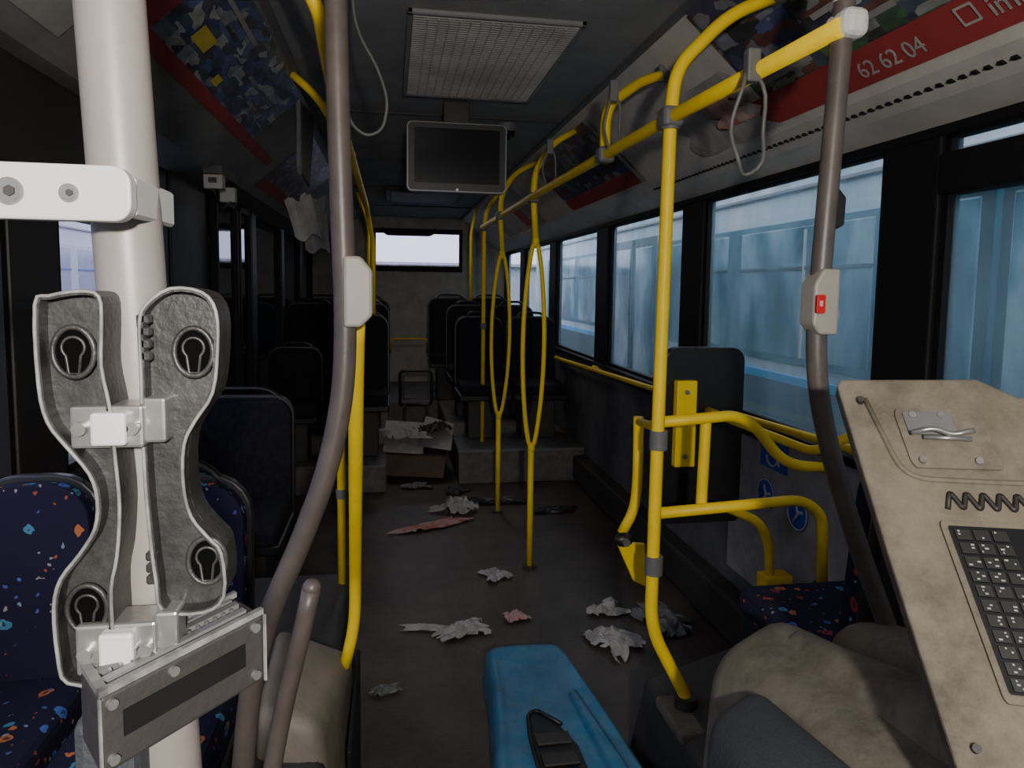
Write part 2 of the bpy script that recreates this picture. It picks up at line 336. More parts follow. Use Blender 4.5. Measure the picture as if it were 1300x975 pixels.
prism('edge_strip',[(0,0),(.03,0),(.03,-.33),(0,-.3)],greym,((-.41,3.34,2.27),(.15,.98,0),(0,.1,1)),.016,h)
def crumple(n,c,w,l,rot,mat,h=.03,seed=0,nx=11,irr=.25):
    rnd=random.Random(int(seed*100)); bm=bmesh.new(); g=[]
    ca,sa=math.cos(rot),math.sin(rot)
    for i in range(nx+1):
        row=[]
        for j in range(nx+1):
            u=i/nx-.5; v=j/nx-.5
            a=math.atan2(v,u); rr=max(abs(u),abs(v))*2
            k=1+irr*rr*noise.noise(V((math.cos(a)*1.2+seed,math.sin(a)*1.2,seed*1.7)))*1.8
            x=u*w*k+rnd.uniform(-.35,.35)*w/nx; y=v*l*k+rnd.uniform(-.35,.35)*l/nx
            q=V((u*2.+seed*3,v*2.,seed))
            hh=max(0,.5+noise.noise(q*1.6))*h*.55+rnd.random()*h*.42
            hh*=1-.6*rr**2
            row.append(bm.verts.new((c[0]+x*ca-y*sa,c[1]+x*sa+y*ca,c[2]+max(0,hh)+.003)))
        g.append(row)
    for i in range(nx):
        for j in range(nx):
            if (i in(0,nx-1) and j in(0,nx-1)) or (rr>0 and (i in(0,nx-1) or j in(0,nx-1)) and rnd.random()<.22): continue
            a_,b_,c_,d_=g[i][j],g[i+1][j],g[i+1][j+1],g[i][j+1]
            if rnd.random()<.5: bm.faces.new([a_,b_,c_]); bm.faces.new([a_,c_,d_])
            else: bm.faces.new([a_,b_,d_]); bm.faces.new([b_,c_,d_])
    for v_ in [v_ for v_ in bm.verts if not v_.link_faces]: bm.verts.remove(v_)
    return bm2(n,bm,mat)
hp=grp('hanging_leaflet')
for k,(x,y,z,a) in enumerate([(-.53,4.3,1.93,.3),(-.45,4.4,1.98,-.2),(-.48,4.7,1.88,.1)]):
    bm=bmesh.new(); g=[]
    for i in range(7):
        g.append([bm.verts.new(V((x+.15*(i/6-.5)+a*.2*(j/6),y+.02*math.sin(i*.9+k),z-.22*j/6+.02*math.sin(i*1.3+j*.4)+.08*a*i/6))) for j in range(7)])
    for i in range(6):
        for j in range(6): bm.faces.new([g[i][j],g[i+1][j],g[i+1][j+1],g[i][j+1]])
    bm2('sheet_%d'%k,bm,paper,hp)
so=grp('socket_box'); box('body',(-.80,3.3,1.86),(-.72,3.36,1.93),beigelt,so,bv=.006); box('body_b',(-.79,3.55,1.83),(-.72,3.6,1.90),beigelt,so,bv=.006); box('plug',(-.775,3.28,1.885),(-.745,3.3,1.905),black,so); tube('wire',[(-.76,3.3,1.86),(-.75,3.4,1.78),(-.74,3.58,1.84)],.004,black,so,.05)
box('mount',(-.80,3.30,1.92),(-.72,3.60,1.96),greyd,so)
# vent
v=grp('ceiling_vent'); x0,x1,y0,y1=.05,.62,2.27,3.24
boxes('frame',[((x0,y0,2.282),(x0+.02,y1,2.30)),((x1-.02,y0,2.282),(x1,y1,2.30)),((x0,y0,2.282),(x1,y0+.02,2.30)),((x0,y1-.02,2.282),(x1,y1,2.30))],silver,v,bv=.004)
grillm=M('grille_grey',(.55,.52,.48),.6,var=.35,scale=4)
box('backing',(x0+.02,y0+.02,2.292),(x1-.02,y1-.02,2.30),greym,v)
sl=[]; y=y0+.025
while y<y1-.03:
    sl.append(((x0+.02,y,2.282),(x1-.02,y+.013,2.291))); y+=.020
boxes('slats',sl,grillm,v); boxes('ribs',[((x0+.03+k*.034,y0+.03,2.279),(x0+.033+k*.034,y1-.03,2.283)) for k in range(1,15)],grillm,v)
t=grp('ceiling_monitor'); X0,X1,Z0,Z1,Y=.07,.53,1.88,2.195,3.3
prism('bezel',rrect(X0,Z0,X1,Z1,.025),silver,((0,Y,0),(1,0,0),(0,0,1)),-.05,t,.004)
prism('inner_bezel',rrect(X0+.008,Z0+.007,X1-.008,Z1-.007,.02),black,((0,Y-.004,0),(1,0,0),(0,0,1)),-.01,t)
prism('screen',rrect(X0+.035,Z0+.04,X1-.035,Z1-.03,.004),blackgl,((0,Y-.006,0),(1,0,0),(0,0,1)),-.01,t)
box('back_shell',(X0+.03,Y+.04,Z0+.03),(X1-.03,Y+.10,Z1-.02),greyd,t,bv=.02); box('bracket',(.24,Y+.04,Z1-.04),(.36,Y+.08,2.30),greyd,t,bv=.006); cyl('lock',(.30,Y-.01,Z0+.012),(.30,Y+.01,Z0+.012),.006,steel,t)
c=grp('dome_camera'); cyl('base',(.60,3.75,2.30),(.60,3.75,2.26),.05,greym,c); sph('dome',(.60,3.75,2.26),.042,blackgl,c)
cl=grp('ceiling_light_strip'); box('housing',(.12,3.9,2.27),(.5,5.6,2.30),greyd,cl,bv=.01); box('diffuser',(.15,3.95,2.262),(.47,5.55,2.272),ceilm,cl)
hb=grp('roof_hatch'); box('frame',(-.05,6.2,2.26),(.65,7.0,2.30),greyd,hb,bv=.015); box('lid',(.0,6.25,2.25),(.60,6.95,2.27),greym,hb,bv=.01)
# ------------------------------------------------------------ yellow poles
def jb(c,p):
    box('joint',(c[0]-.028,c[1]-.03,c[2]-.026),(c[0]+.028,c[1]+.03,c[2]+.026),greym,p,bv=.014,seg=3)
R0=.017
hr=grp('handrail')
tube('rail',[(.748,1.13,1.895),(.70,1.75,1.885),(.69,2.3,1.885),(.685,3.4,1.895),(.685,5.4,1.90)],R0,yellow,hr,.1)
g=grp('grab_pole')
tube('tube',[(.795,1.74,.32),(.79,1.74,.35),(.69,1.75,.54),(.693,1.75,1.1),(.70,1.75,1.90),(.712,1.75,2.01),(.85,1.75,2.15),(.98,1.75,2.205)],R0,yellow,g,.07)
for z in (1.88,1.055,.715): clampring((.694+(z-.7)*.005,1.75,z),(0,0,1),g)
jb((.70,1.75,1.885),g); cyl('foot',(.795,1.74,.31),(.795,1.74,.345),.032,greyd,g)
box('rubber_bumper',(.955,1.72,2.185),(1.01,1.78,2.225),cable,g,bv=.01)
g=grp('grab_pole'); tube('tube',[(.69,2.28,1.885),(.69,2.28,2.04),(.86,2.42,2.17),(.97,2.47,2.215)],R0,yellow,g,.07); jb((.69,2.28,1.885),g); box('mount',(.93,2.44,2.19),(.99,2.5,2.24),cable,g,bv=.01)
def looppole(x,y,zs,zt,w,xt):
    g=grp('grab_pole')
    tube('lower_tube',[(x,y,0.0),(x-.002,y,zs)],.0155,yellow,g,0)
    cyl('floor_flange',(x,y,0),(x,y,.012),.035,greyd,g)
    for sgn in (-1,1):
        pts=[]
        for i in range(25):
            s=i/24; b=math.sin(math.pi*s)**.6
            pts.append((x+(xt-x)*s+sgn*w*b,y,zs-.01+(zt-zs+.02)*s))
        tube('loop_tube_%s'%('l' if sgn<0 else 'r'),pts,.0115,yellow,g,0)
    tube('upper_tube',[(xt,y,zt),(xt-.015,y,1.9),(xt-.01,y,2.02),(xt+.08,y+.05,2.17),(.93,y+.08,2.25)],.0155,yellow,g,.08)
    sph('merge_low',(x,y,zs),.019,yellow,g,(1,1,1.6)); sph('merge_high',(xt,y,zt),.019,yellow,g,(1,1,1.6)); jb((xt-.015,y,1.895),g)
looppole(.71,3.51,.63,1.68,.055,.715)
looppole(.68,4.43,.63,1.66,.058,.69)
g=grp('grab_pole'); tube('tube',[(.70,5.4,.25),(.70,5.4,1.9),(.72,5.4,2.05),(.90,5.45,2.26)],.0155,yellow,g,.08); clampring((.70,5.4,1.15),(0,0,1),g); jb((.70,5.4,1.9),g)
g=grp('grab_pole'); tube('tube',[(.80,7.2,1.30),(.80,7.2,2.0),(.86,7.2,2.27)],.015,yellow,g,.08)
g=grp('handrail')
tube('rail',[(-.39,1.72,2.28),(-.21,1.62,2.13),(-.150,1.58,2.03),(-.15,2.0,1.95),(-.15,4.6,1.95),(-.15,4.9,1.92),(-.12,5.1,1.75),(-.12,5.1,1.25)],.0155,yellow,g,.07)
tube('support',[(-.385,3.0,2.28),(-.29,3.0,2.20),(-.15,3.0,1.97)],.0155,yellow,g,.06)
g=grp('grab_pole'); tube('tube',[(-.055,1.19,1.42),(-.062,1.30,1.30),(-.088,1.75,.72),(-.09,1.76,.60),(-.115,1.76,.49)],.0145,yellow,g,.08)
g=grp('grab_pole'); tube('tube',[(-.165,2.4,.42),(-.165,2.4,1.05),(-.15,2.4,1.95)],.0135,yellow,g,.08); clampring((-.165,2.4,.75),(0,0,1),g,.018,.03)
g=grp('grab_pole'); tube('tube',[(-.20,6.6,1.1),(-.20,6.6,2.0),(-.30,6.6,2.28)],.015,yellow,g,.1)
g=grp('curved_grab_pole')
tube('tube',[(-.088,1.15,2.30),(-.080,1.15,1.72),(-.070,1.15,1.40),(-.074,1.15,1.28),(-.10,1.15,1.15),(-.15,1.15,1.02),(-.195,1.15,.92),(-.225,1.15,.80),(-.25,1.15,.55),(-.25,1.15,0)],.0178,darkpole,g,.1,18)
cyl('ceiling_flange',(-.088,1.15,2.30),(-.088,1.15,2.28),.035,greyd,g)
b=grp('stop_button'); 
prism('housing',[(0,0),(.018,.018),(.018,.088),(0,.11),(-.026,.11),(-.026,0)],beigelt,((-.046,1.12,1.385),(1,0,0),(0,0,1)),-.045,b,.005)
prism('button',rrect(-.012,.035,.008,.075,.005),redbtn,((-.045,1.165,1.385),(1,0,0),(0,0,1)),-.008,b,.002)
g=grp('door_grab_rail'); tube('tube',[(-.105,.95,1.045),(-.118,.95,.985),(-.148,.95,.86),(-.175,.95,.70),(-.20,.95,.40),(-.20,.95,0)],.0125,darkpole,g,.08); sph('end_cap',(-.105,.95,1.045),.0127,darkpole,g)
g=grp('curved_grab_pole')
tube('tube',[(.775,1.15,2.30),(.768,1.15,1.93),(.752,1.15,1.56),(.745,1.15,1.38),(.755,1.15,1.27),(.795,1.15,1.13),(.85,1.15,.99),(.885,1.15,.91),(.935,1.15,.80),(.95,1.15,.70)],.0178,darkpole,g,.12,18)
box('tee_joint',(.748,1.115,1.88),(.798,1.185,1.93),white,g,bv=.016,seg=3); clampring((.772,1.15,1.97),(0,0,1),g,.023,.05,white)
prism('lens',[(0,0),(.022,.012),(.024,.06),(0,.085)],black,((.762,1.14,1.555),(1,0,0),(0,0,1)),-.03,g,.004)
b=grp('stop_button')
prism('housing',[(.022,0),(.022,.115),(-.010,.115),(-.026,.088),(-.026,.018),(-.012,0)],beigelt,((.748,1.122,1.375),(1,0,0),(0,0,1)),-.045,b,.005)
prism('button',rrect(-.026,.038,-.010,.070,.003),redbtn,((.748,1.12,1.375),(1,0,0),(0,0,1)),.006,b,.001)
prism('button_glyph',rrect(-.022,.050,-.016,.060,.001),papred,((.748,1.1135,1.375),(1,0,0),(0,0,1)),.001,b)
def strap(x,y,z,L,w,mat=cable):
    g=grp('hanging_strap')
    tube('loop',[(x+w*math.sin(2*math.pi*i/28)*(.35+.65*abs(math.sin(math.pi*i/28))),y+.01*math.sin(i),z-L*(.5-.5*math.cos(2*math.pi*i/28))) for i in range(28)],.0042,mat,g,closed=True,seg=8)
    box('clip',(x-.014,y-.012,z-.035),(x+.014,y+.012,z+.03),cable,g,bv=.004)
strap(.712,1.36,1.90,.215,.042); strap(.69,2.2,2.07,.19,.03); strap(.688,3.1,2.07,.17,.035)
g=grp('hanging_cable'); tube('cable',[(-.10,1.9,2.30),(-.09,1.9,2.10),(-.03,1.9,2.0),(-.005,1.9,1.92),(-.02,1.9,1.85),(-.06,1.9,1.83),(-.10,1.9,1.86),(-.13,1.95,2.0),(-.14,2.0,2.30)],.0042,cable,g,.06,8)
g=grp('handrail'); tube('rail',[(1.44,6.0,.86),(1.37,5.95,.86),(1.37,2.5,.955),(1.37,1.55,.99),(1.44,1.5,.99)],.0145,yellow,g,.06)
for yy in (2.0,3.3,4.7): cyl('stand_off_%d'%int(yy*10),(1.37,yy,.97-.02*(yy-2)),(1.44,yy,.95-.02*(yy-2)),.01,yellow,g)
# ------------------------------------------------------------ wheelchair bay
g=grp('wheelchair_backrest')
prism('pad',rrect(.965,.60,1.268,1.245,.06,rs=[.05,.05,.02,.02]),black,((0,2.38,0),(1,0,0),(0,0,1)),-.045,g,.008)
box('mount_plate',(.995,2.34,.82),(1.07,2.375,1.13),yellow,g,bv=.004)
for z in (.86,1.09): cyl('bolt_%d'%int(z*100),(1.03,2.34,z),(1.03,2.33,z),.008,steel,g)
tube('side_arm',[(1.18,2.36,.67),(1.25,2.2,.66),(1.29,2.2,.58),(1.30,2.2,.42)],.016,yellow,g,.06)
tube('hinge_arm',[(1.30,1.80,1.045),(1.25,1.9,.97),(1.17,2.2,1.0),(1.12,2.36,1.02)],.014,yellow,g,.05)
box('side_bracket',(1.27,2.17,.40),(1.37,2.24,.47),yellow,g,bv=.006); cyl('bracket_bolt',(1.33,2.16,.435),(1.33,2.17,.435),.014,steel,g)
box('post',(1.28,2.18,0),(1.32,2.22,.42),greyd,g)
g=grp('guard_frame')
tube('upper_bar',[(.694,1.78,1.095),(.96,1.84,1.10),(1.03,1.85,1.06),(1.12,1.85,.95),(1.28,1.85,.935)],.0155,yellow,g,.08)
tube('lower_bar',[(.692,1.78,.845),(1.18,1.85,.845),(1.25,1.85,.80),(1.262,1.85,.58)],.0155,yellow,g,.09)
cyl('cross_post',(.865,1.83,1.095),(.86,1.83,.845),.0155,yellow,g)
box('floor_post',(1.245,1.83,.46),(1.28,1.87,.59),greyd,g)
g=grp('folding_armrest')
tube('arm',[(.76,2.08,1.055),(.762,2.08,.85),(.755,2.08,.76),(.715,2.08,.685)],.016,yellow,g,.08); sph('knob',(.712,2.05,.675),.028,black,g,(1.1,.7,.8)); cyl('knob_bolt',(.712,2.03,.675),(.712,2.02,.675),.012,steel,g)
prism('lever_plate',[(0,0),(.095,-.01),(.10,-.15),(.06,-.13)],yellow,((.70,2.08,.655),(1,0,0),(0,0,1)),-.02,g,.004)
tube('arm_link',[(.76,2.08,1.04),(.74,1.9,1.06),(.70,1.77,1.06)],.013,yellow,g,.04)
def disc(n,c,r,mat,p,seg=28):
    bm=bmesh.new(); vs=[bm.verts.new((c[0],c[1]+r*math.cos(2*math.pi*i/seg),c[2]+r*math.sin(2*math.pi*i/seg))) for i in range(seg)]; bm.faces.new(vs); return bm2(n,bm,mat,p)
box('trim_60',(XR-.006,1.95,.26),(XR,2.80,.90),M('panel_grey',(.36,.35,.34),.6,var=.4,dust=.3),bv=.001)
g=grp('wheelchair_sticker'); xx=1.440
box('plate',(xx,2.36,.77),(1.4445,2.55,.90),bluestk,g)
xx-=.002
tube('wheel',[(xx,2.46+.038*math.cos(a*.5),.812+.030*math.sin(a*.5)) for a in range(4,14)],.004,white,g,0,6)
tube('body',[(xx,2.465,.870),(xx,2.465,.830),(xx,2.43,.830),(xx,2.41,.79)],.0045,white,g,0,6); sph('head',(xx,2.467,.882),.010,white,g)
for k,(yy,zz) in enumerate([(2.28,.655),(2.50,.66)]):
    g=grp('pictogram_sticker'); disc('disc',(1.441,yy,zz),.065,bluestk,g); tube('ring',[(1.440,yy+.060*math.cos(a*.3),zz+.060*math.sin(a*.3)) for a in range(21)],.0025,white,g,closed=True,seg=6)
    tube('figure',[(1.440,yy+.012,zz+.035),(1.440,yy-.005,zz),(1.440,yy+.02,zz-.035)],.005,white,g,0,6); tube('figure_b',[(1.440,yy-.035,zz+.01),(1.440,yy,zz+.005)],.005,white,g,0,6)
# ------------------------------------------------------------ seats
def seat(x0,x1,y,zt,zs,mat,zb=0.,handle=True,low=None):
    g=grp('passenger_seat'); low=low if low is not None else zs-.02
    prism('backrest_pad',rrect(x0+.012,low,x1-.012,zt,.07,rs=[.09,.09,.03,.03]),mat,((0,y,0),(1,0,0),(0,.07,1)),-.045,g,.014)
    prism('backrest_shell',rrect(x0,low-.03,x1,zt+.012,.08,rs=[.10,.10,.03,.03]),black,((0,y+.04,0),(1,0,0),(0,.07,1)),-.03,g,.008)
    box('cushion',(x0+.01,y-.40,zs-.07),(x1-.01,y+.02+.07*zs,zs+.02),mat,g,bv=.025,seg=3)
    box('cushion_shell',(x0,y-.38,zs-.11),(x1,y+.06+.07*zs,zs-.06),black,g,bv=.01)
    if handle: tube('handle',[(x0+.10,y+.05+.07*zt,zt-.06),(x0+.11,y+.05+.07*zt,zt+.04),(x1-.11,y+.05+.07*zt,zt+.04),(x1-.03,y+.05+.07*zt,zt-.06)],.011,black,g,.06)
    box('pedestal',(x0+.08,y-.25,zb),(x1-.08,y+.0,zs-.08),greyd,g,bv=.01)
    return g
seat(-.93,-.655,1.62,1.0,.55,fabric,.42,handle=False,low=.40)
seat(-.64,-.325,1.62,.99,.55,fabric,.42,low=.40)
seat(-.92,-.44,3.28,.93,.46,fabd,0,low=.2)
seat(-.90,-.50,5.35,.98,.60,fabd,.2)
for xa,xb in ((-.93,-.47),(-.45,-.01)):
    if xa>-.5: seat(xa,xb,5.45,1.22,.66,fabd,.2)
    seat(xa,xb,6.5,1.28,.68,fabd,.2); seat(xa,xb,7.6,1.30,.7,fabd,.2)
for xa,xb in ((.52,.93),(.95,1.38)):
    seat(xa,xb,5.75,1.20,.68,fabd,.25); seat(xa,xb,6.7,1.27,.70,fabd,.25); seat(xa-.12,xb-.06,7.7,1.32,.72,fabd,.25)
box('podium_right',(.49,5.10,0),(1.445,8.99,.25),podm,bv=.01)
box('podium_left',(-.945,4.95,0),(-.03,8.99,.20),podm,bv=.01)
box('trim_50',(.485,5.09,.235),(1.44,5.13,.256),greym,bv=.003)
g=grp('folded_seat_frame'); tube('frame',[(.09,7.0,.28),(.09,7.0,.62),(.40,7.0,.62),(.40,7.0,.28),(.09,7.0,.28)],.014,black,g,.05); 
tube('inner',[(.12,7.02,.34),(.12,7.02,.58),(.37,7.02,.58),(.37,7.02,.34),(.12,7.02,.34)],.008,greym,g,.04); boxes('legs',[((.12,6.98,0),(.15,7.02,.29)),((.34,6.98,0),(.37,7.02,.29))],greyd,g)
box('rear_step',(-.03,7.4,0),(.49,8.99,.25),podm,bv=.01)
g=grp('handrail'); tube('rail',[(0.0,8.95,.62),(0.0,8.85,.80),(.45,8.85,.80),(.45,8.95,.62)],.015,yellow,g,.06)
g=grp('wheel_arch_cover'); hexa('body',[(-.95,1.25,0),(-.12,1.32,0),(-.12,2.55,0),(-.95,2.55,0),(-.95,1.28,.44),(-.14,1.36,.44),(-.14,2.50,.44),(-.95,2.5,.44)],greyd,g,.03,seg=3)
hexa('beige_moulding',[(-.30,1.45,0),(-.10,1.45,0),(-.085,1.86,0),(-.30,1.86,0),(-.285,1.50,.555),(-.15,1.47,.52),(-.095,1.83,.495),(-.285,1.80,.60)],beige,g,.035,seg=4)
box('rubber_edge',(-.092,1.45,0),(-.082,1.88,.47),rubber,g,bv=.003)
g=grp('wheel_arch_cover'); hexa('body',[(.72,1.3,0),(1.44,1.3,0),(1.44,2.0,0),(.72,2.0,0),(.74,1.3,.30),(1.44,1.3,.48),(1.44,1.95,.48),(.74,1.92,.30)],greyd,g,.02)
box('foot_plate',(.73,1.62,.285),(.87,1.80,.315),beige2,g,bv=.008); boxes('vent_slots',[((.735,1.4+.04*k,.08),(.738,1.42+.04*k,.22)) for k in range(6)],rubber,g)
g=grp('passenger_seat'); box('cushion',(.94,1.40,.56),(1.30,1.76,.645),fabric,g,bv=.03,seg=3); box('shell',(.95,1.41,.49),(1.29,1.75,.57),black,g,bv=.01); box('pedestal',(1.02,1.42,.3),(1.22,1.65,.5),greyd,g)
g=grp('driver_seat'); prism('backrest_pad',rrect(.93,.50,1.36,1.12,.08),fabric,((0,1.34,0),(1,0,0),(0,-.12,1)),-.06,g,.02); prism('backrest_shell',rrect(.92,.50,1.37,1.13,.09),black,((0,1.30,0),(1,0,0),(0,-.12,1)),-.035,g,.01)
box('base',(1.05,.95,.0),(1.3,1.25,.42),greyd,g,bv=.02); box('cushion',(1.04,.8,.42),(1.40,1.27,.54),fabric,g,bv=.04,seg=3)
# ------------------------------------------------------------ driver console right foreground
g=grp('driver_console')
def blob(n,pts,mat,p,w=.045):
    bm=bmesh.new(); vs=[bm.verts.new(q) for q in pts]
    for f in [(0,1,2,3),(7,6,5,4),(0,4,5,1),(1,5,6,2),(2,6,7,3),(3,7,4,0)]: bm.faces.new([vs[i] for i in f])
    bmesh.ops.recalc_face_normals(bm,faces=bm.faces)
    bmesh.ops.bevel(bm,geom=bm.edges[:],offset=w,segments=6,affect='EDGES',profile=.5,clamp_overlap=True)
    return bm2(n,bm,mat,p,True)
blob('hood',[(.53,.55,.1),(.54,1.22,.1),(.98,1.30,.1),(1.0,.55,.1),(.57,.6,.87),(.58,1.20,.775),(.76,1.27,.83),(.92,.6,.90)],beige2,g,.07)
blob('hood_ridge',[(.66,.7,.7),(.69,1.20,.6),(.80,1.24,.6),(.84,.7,.7),(.69,.72,.91),(.695,1.13,.825),(.745,1.17,.835),(.80,.72,.93)],beige2,g,.035)
blob('charcoal_side',[(.43,.55,.0),(.46,1.06,.0),(.62,1.08,.0),(.62,.55,.0),(.47,.6,.82),(.485,1.0,.79),(.60,1.04,.82),(.60,.6,.88)],charcoal,g,.05)
blob('hood_low',[(.78,.95,.2),(.82,1.26,.2),(1.03,1.27,.2),(1.03,.95,.2),(.80,.98,.88),(.82,1.20,.82),(.98,1.22,.81),(1.0,.98,.86)],beige2,g,.06)
O=V((.62,.90,1.32)); E1=V((.20,-.10,.012)); E2=V((-.045,-.30,-.36))
def bp(s,t): return O+E1*s+E2*t
nrm=E1.cross(E2).normalized()
if (V((0,0,1.45))-O).dot(nrm)<0: nrm=-nrm
g=grp('instrument_board')
def board(n,poly,mat,o0,o1,bv=0.):
    bm=bmesh.new(); k=len(poly)
    a=[bm.verts.new(bp(s,t)+nrm*o1) for s,t in poly]; b=[bm.verts.new(bp(s,t)+nrm*o0) for s,t in poly]
    bm.faces.new(a); bm.faces.new(b[::-1])
    for i in range(k): bm.faces.new([a[i],a[(i+1)%k],b[(i+1)%k],b[i]])
    bmesh.ops.recalc_face_normals(bm,faces=bm.faces); bev(bm,bv,2); return bm2(n,bm,mat,g)
board('panel',[(0,0),(.03,-.02),(.78,-.02),(.95,.04),(1.6,.06),(1.6,1.1),(0,1.1),(-.01,.5)],beige2,-.03,0,.004)
tube('panel_fold',[bp(.13,.05)+nrm*.0005,bp(.20,.30)+nrm*.0005,bp(.62,.305)+nrm*.0005,bp(1.5,.30)+nrm*.0005],.0035,beige2,g,.03,8)
board('latch_recess',rrect(.26,.085,.72,.27,.03),beige2,0,.004,.001)
board('latch_plate',rrect(.30,.10,.55,.17,.01),greym,.004,.007,.001)
for k,(s,t) in enumerate([(.1,.06),(.35,.11),(.5,.11),(.1,.95),(.6,.25),(.32,.25)]):
    a=bp(s,t); cyl('screw_%d'%k,a,a+nrm*.009,.0045,greyd if k in(0,3) else steel,g,12)
tube('latch_hook',[bp(.30,.175)+nrm*.014,bp(.42,.165)+nrm*.02,bp(.50,.18)+nrm*.014,bp(.62,.17)+nrm*.018],.0035,steel,g,.01,8); tube('latch_pin',[bp(.36,.185)+nrm*.012,bp(.6,.19)+nrm*.012],.003,steel,g,0,8)
zz=[bp(.36+.040*i,.335 if i%2 else .385)+nrm*.0005 for i in range(24)]
tube('worn_zigzag_groove',zz,.0035,brownd,g,.006,6)
board('keypad_surround',rrect(.29,.42,1.5,.85,.02),beige2,0,.005,.001)
board('keypad',rrect(.32,.437,1.5,.83,.01),blackgl,.005,.009)
bm=bmesh.new(); bk=bmesh.new()
def q(bm_,s0,t0,s1,t1,o):
    a=[bm_.verts.new(bp(s,t)+nrm*o) for s,t in ((s0,t0),(s1,t0),(s1,t1),(s0,t1))]; bm_.faces.new(a)
for r in range(11):
    for c in range(13):
        s=.34+c*.085; tt=.447+r*.035
        if c in(3,9): continue
        q(bk,s,tt,s+.070,tt+.027,.0105)
        for k in range(3):
            if random.random()<.75: 
                s2=s+.006+.045*random.random(); q(bm,s2,tt+.003+k*.008,s2+.006+.012*random.random(),tt+.007+k*.008,.0115)
bm2('key_legends',bm,paper,g); bm2('keys',bk,black,g)
board('support',[(.2,.3),(.9,.3),(.9,1.0),(.2,1.0)],greyd,-.12,-.03,.01)
# ------------------------------------------------------------ near-left ticket validator bracket
g=grp('foreground_grab_pole')
tube('tube',[(-.209,.52,2.30),(-.181,.52,1.63),(-.159,.52,1.11),(-.112,.52,0)],.0215,palepole,g,.1,28); cyl('ceiling_flange',(-.209,.52,2.30),(-.209,.52,2.28),.04,greyd,g); cyl('floor_flange',(-.112,.52,0),(-.112,.52,.02),.04,greyd,g)
def PX(x): return -.25+.000505*x
def PZ(y): return 1.44+(370-y)*.00052
g=grp('pole_clamp_bracket')
prism('plate',rrect(-.33,1.486,-.1535,1.519,.010),white,((0,.475,0),(1,0,0),(0,0,1)),.012,g,.003)
box('rear_half',(-.21,.54,1.49),(-.155,.555,1.515),white,g,bv=.004); boxes('jaws',[((-.212,.475,1.49),(-.205,.555,1.515)),((-.162,.475,1.49),(-.1545,.555,1.515))],white,g,bv=.002)
for k,(x,r) in enumerate([(-.242,.0065),(-.219,.0065),(-.187,.004)]):
    cyl('hole_ring_%d'%k,(x,.463,1.502),(x,.4615,1.502),r+.0015,steel,g,20); cyl('hole_%d'%k,(x,.4625,1.502),(x,.461,1.502),r,greym,g,20); cyl('bolt_head_%d'%k,(x+.001,.4622,1.502),(x+.001,.4595,1.502),r*.5,greyd,g,6)
g=grp('ticket_validator_bracket')
def pxp(l): return [(PX(x),PZ(y)) for x,y in l]
def sm(pl,k=3):
    out=[];n=len(pl)
    for i in range(n):
        p0,p1,p2,p3=[V((*pl[(i+d)%n],0)) for d in (-1,0,1,2)]
        for j in range(k):
            t=j/k; v=.5*((2*p1)+(p2-p0)*t+(2*p0-5*p1+4*p2-p3)*t*t+(3*p1-p0-3*p2+p3)*t**3); out.append((v.x,v.y))
    return out
Lw=[(80,378),(95,368),(130,362),(150,368),(152,400),(150,450),(158,500),(162,560),(165,620),(160,680),(152,720),(152,780),(150,835),(98,835),(88,800),(86,740),(95,705),(118,675),(136,645),(140,610),(132,578),(108,545),(88,515),(80,470)]
Rw=[(196,378),(225,358),(262,362),(278,385),(279,430),(272,485),(250,520),(236,550),(234,600),(242,640),(262,668),(278,690),(280,745),(255,765),(205,760),(198,720),(194,680),(190,620),(188,550),(188,500),(188,450),(188,400)]
for nm,pl_,yf in (('left',Lw,.474),('right',Rw,.484)):
    prism('wing_%s'%nm,pxp(sm(pl_,2)),blackd,((0,yf+.004,0),(1,0,0),(0,0,1)),-.010,g,0)
    pp=pxp(sm(pl_,3))
    bm=bmesh.new(); a=[]
    n_=len(pp)
    for i,(x,z) in enumerate(pp):
        tx=pp[(i+1)%n_][0]-pp[i-1][0]; tz=pp[(i+1)%n_][1]-pp[i-1][1]; l_=math.hypot(tx,tz) or 1; nx_,nz_=-tz/l_,tx/l_
        a.append([bm.verts.new((x,yf+.03,z)),bm.verts.new((x,yf-.008,z)),bm.verts.new((x-nx_*.0022,yf-.008,z-nz_*.0022)),bm.verts.new((x-nx_*.0022,yf+.004,z-nz_*.0022))])
    for i in range(n_):
        for k in range(3): bm.faces.new([a[i][k],a[(i+1)%n_][k],a[(i+1)%n_][k+1],a[i][k+1]])
    bm2('wall_rim_%s'%nm,bm,blackd,g)
    tube('worn_edge_%s'%nm,[(x,yf-.008,z) for x,z in pp],.0012,edge,g,closed=True,seg=6)  # pale tube paints the bright glare along each wing's rim
for k,(cx,cy,yy) in enumerate([(116,438,.474),(248,440,.484),(120,752,.474),(258,706,.484)]):
    cc=V((PX(cx),yy,PZ(cy)))
    op=[(.0105*math.cos(a),.014*math.sin(a)+.002) for a in [2*math.pi*i/24 for i in range(24)]]
    prism('keyhole_%d'%k,[(cc.x+x,cc.z+z) for x,z in op],void,((0,cc.y-.0005,0),(1,0,0),(0,0,1)),.002,g)
    tube('keyhole_rim_%d'%k,[(cc.x+x*1.12,cc.y-.003,cc.z+z*1.1) for x,z in op],.0018,blackd,g,closed=True,seg=8)
    bs=[(.0065*math.cos(a),.0065*math.sin(a)+.005) for a in [math.radians(-50+280*i/16) for i in range(17)]]+[(-.003,-.011),(.003,-.011)]
    tube('keyhole_slot_%d'%k,[(cc.x+x,cc.y-.0035,cc.z+z) for x,z in bs],.0010,blackd,g,closed=True,seg=6)
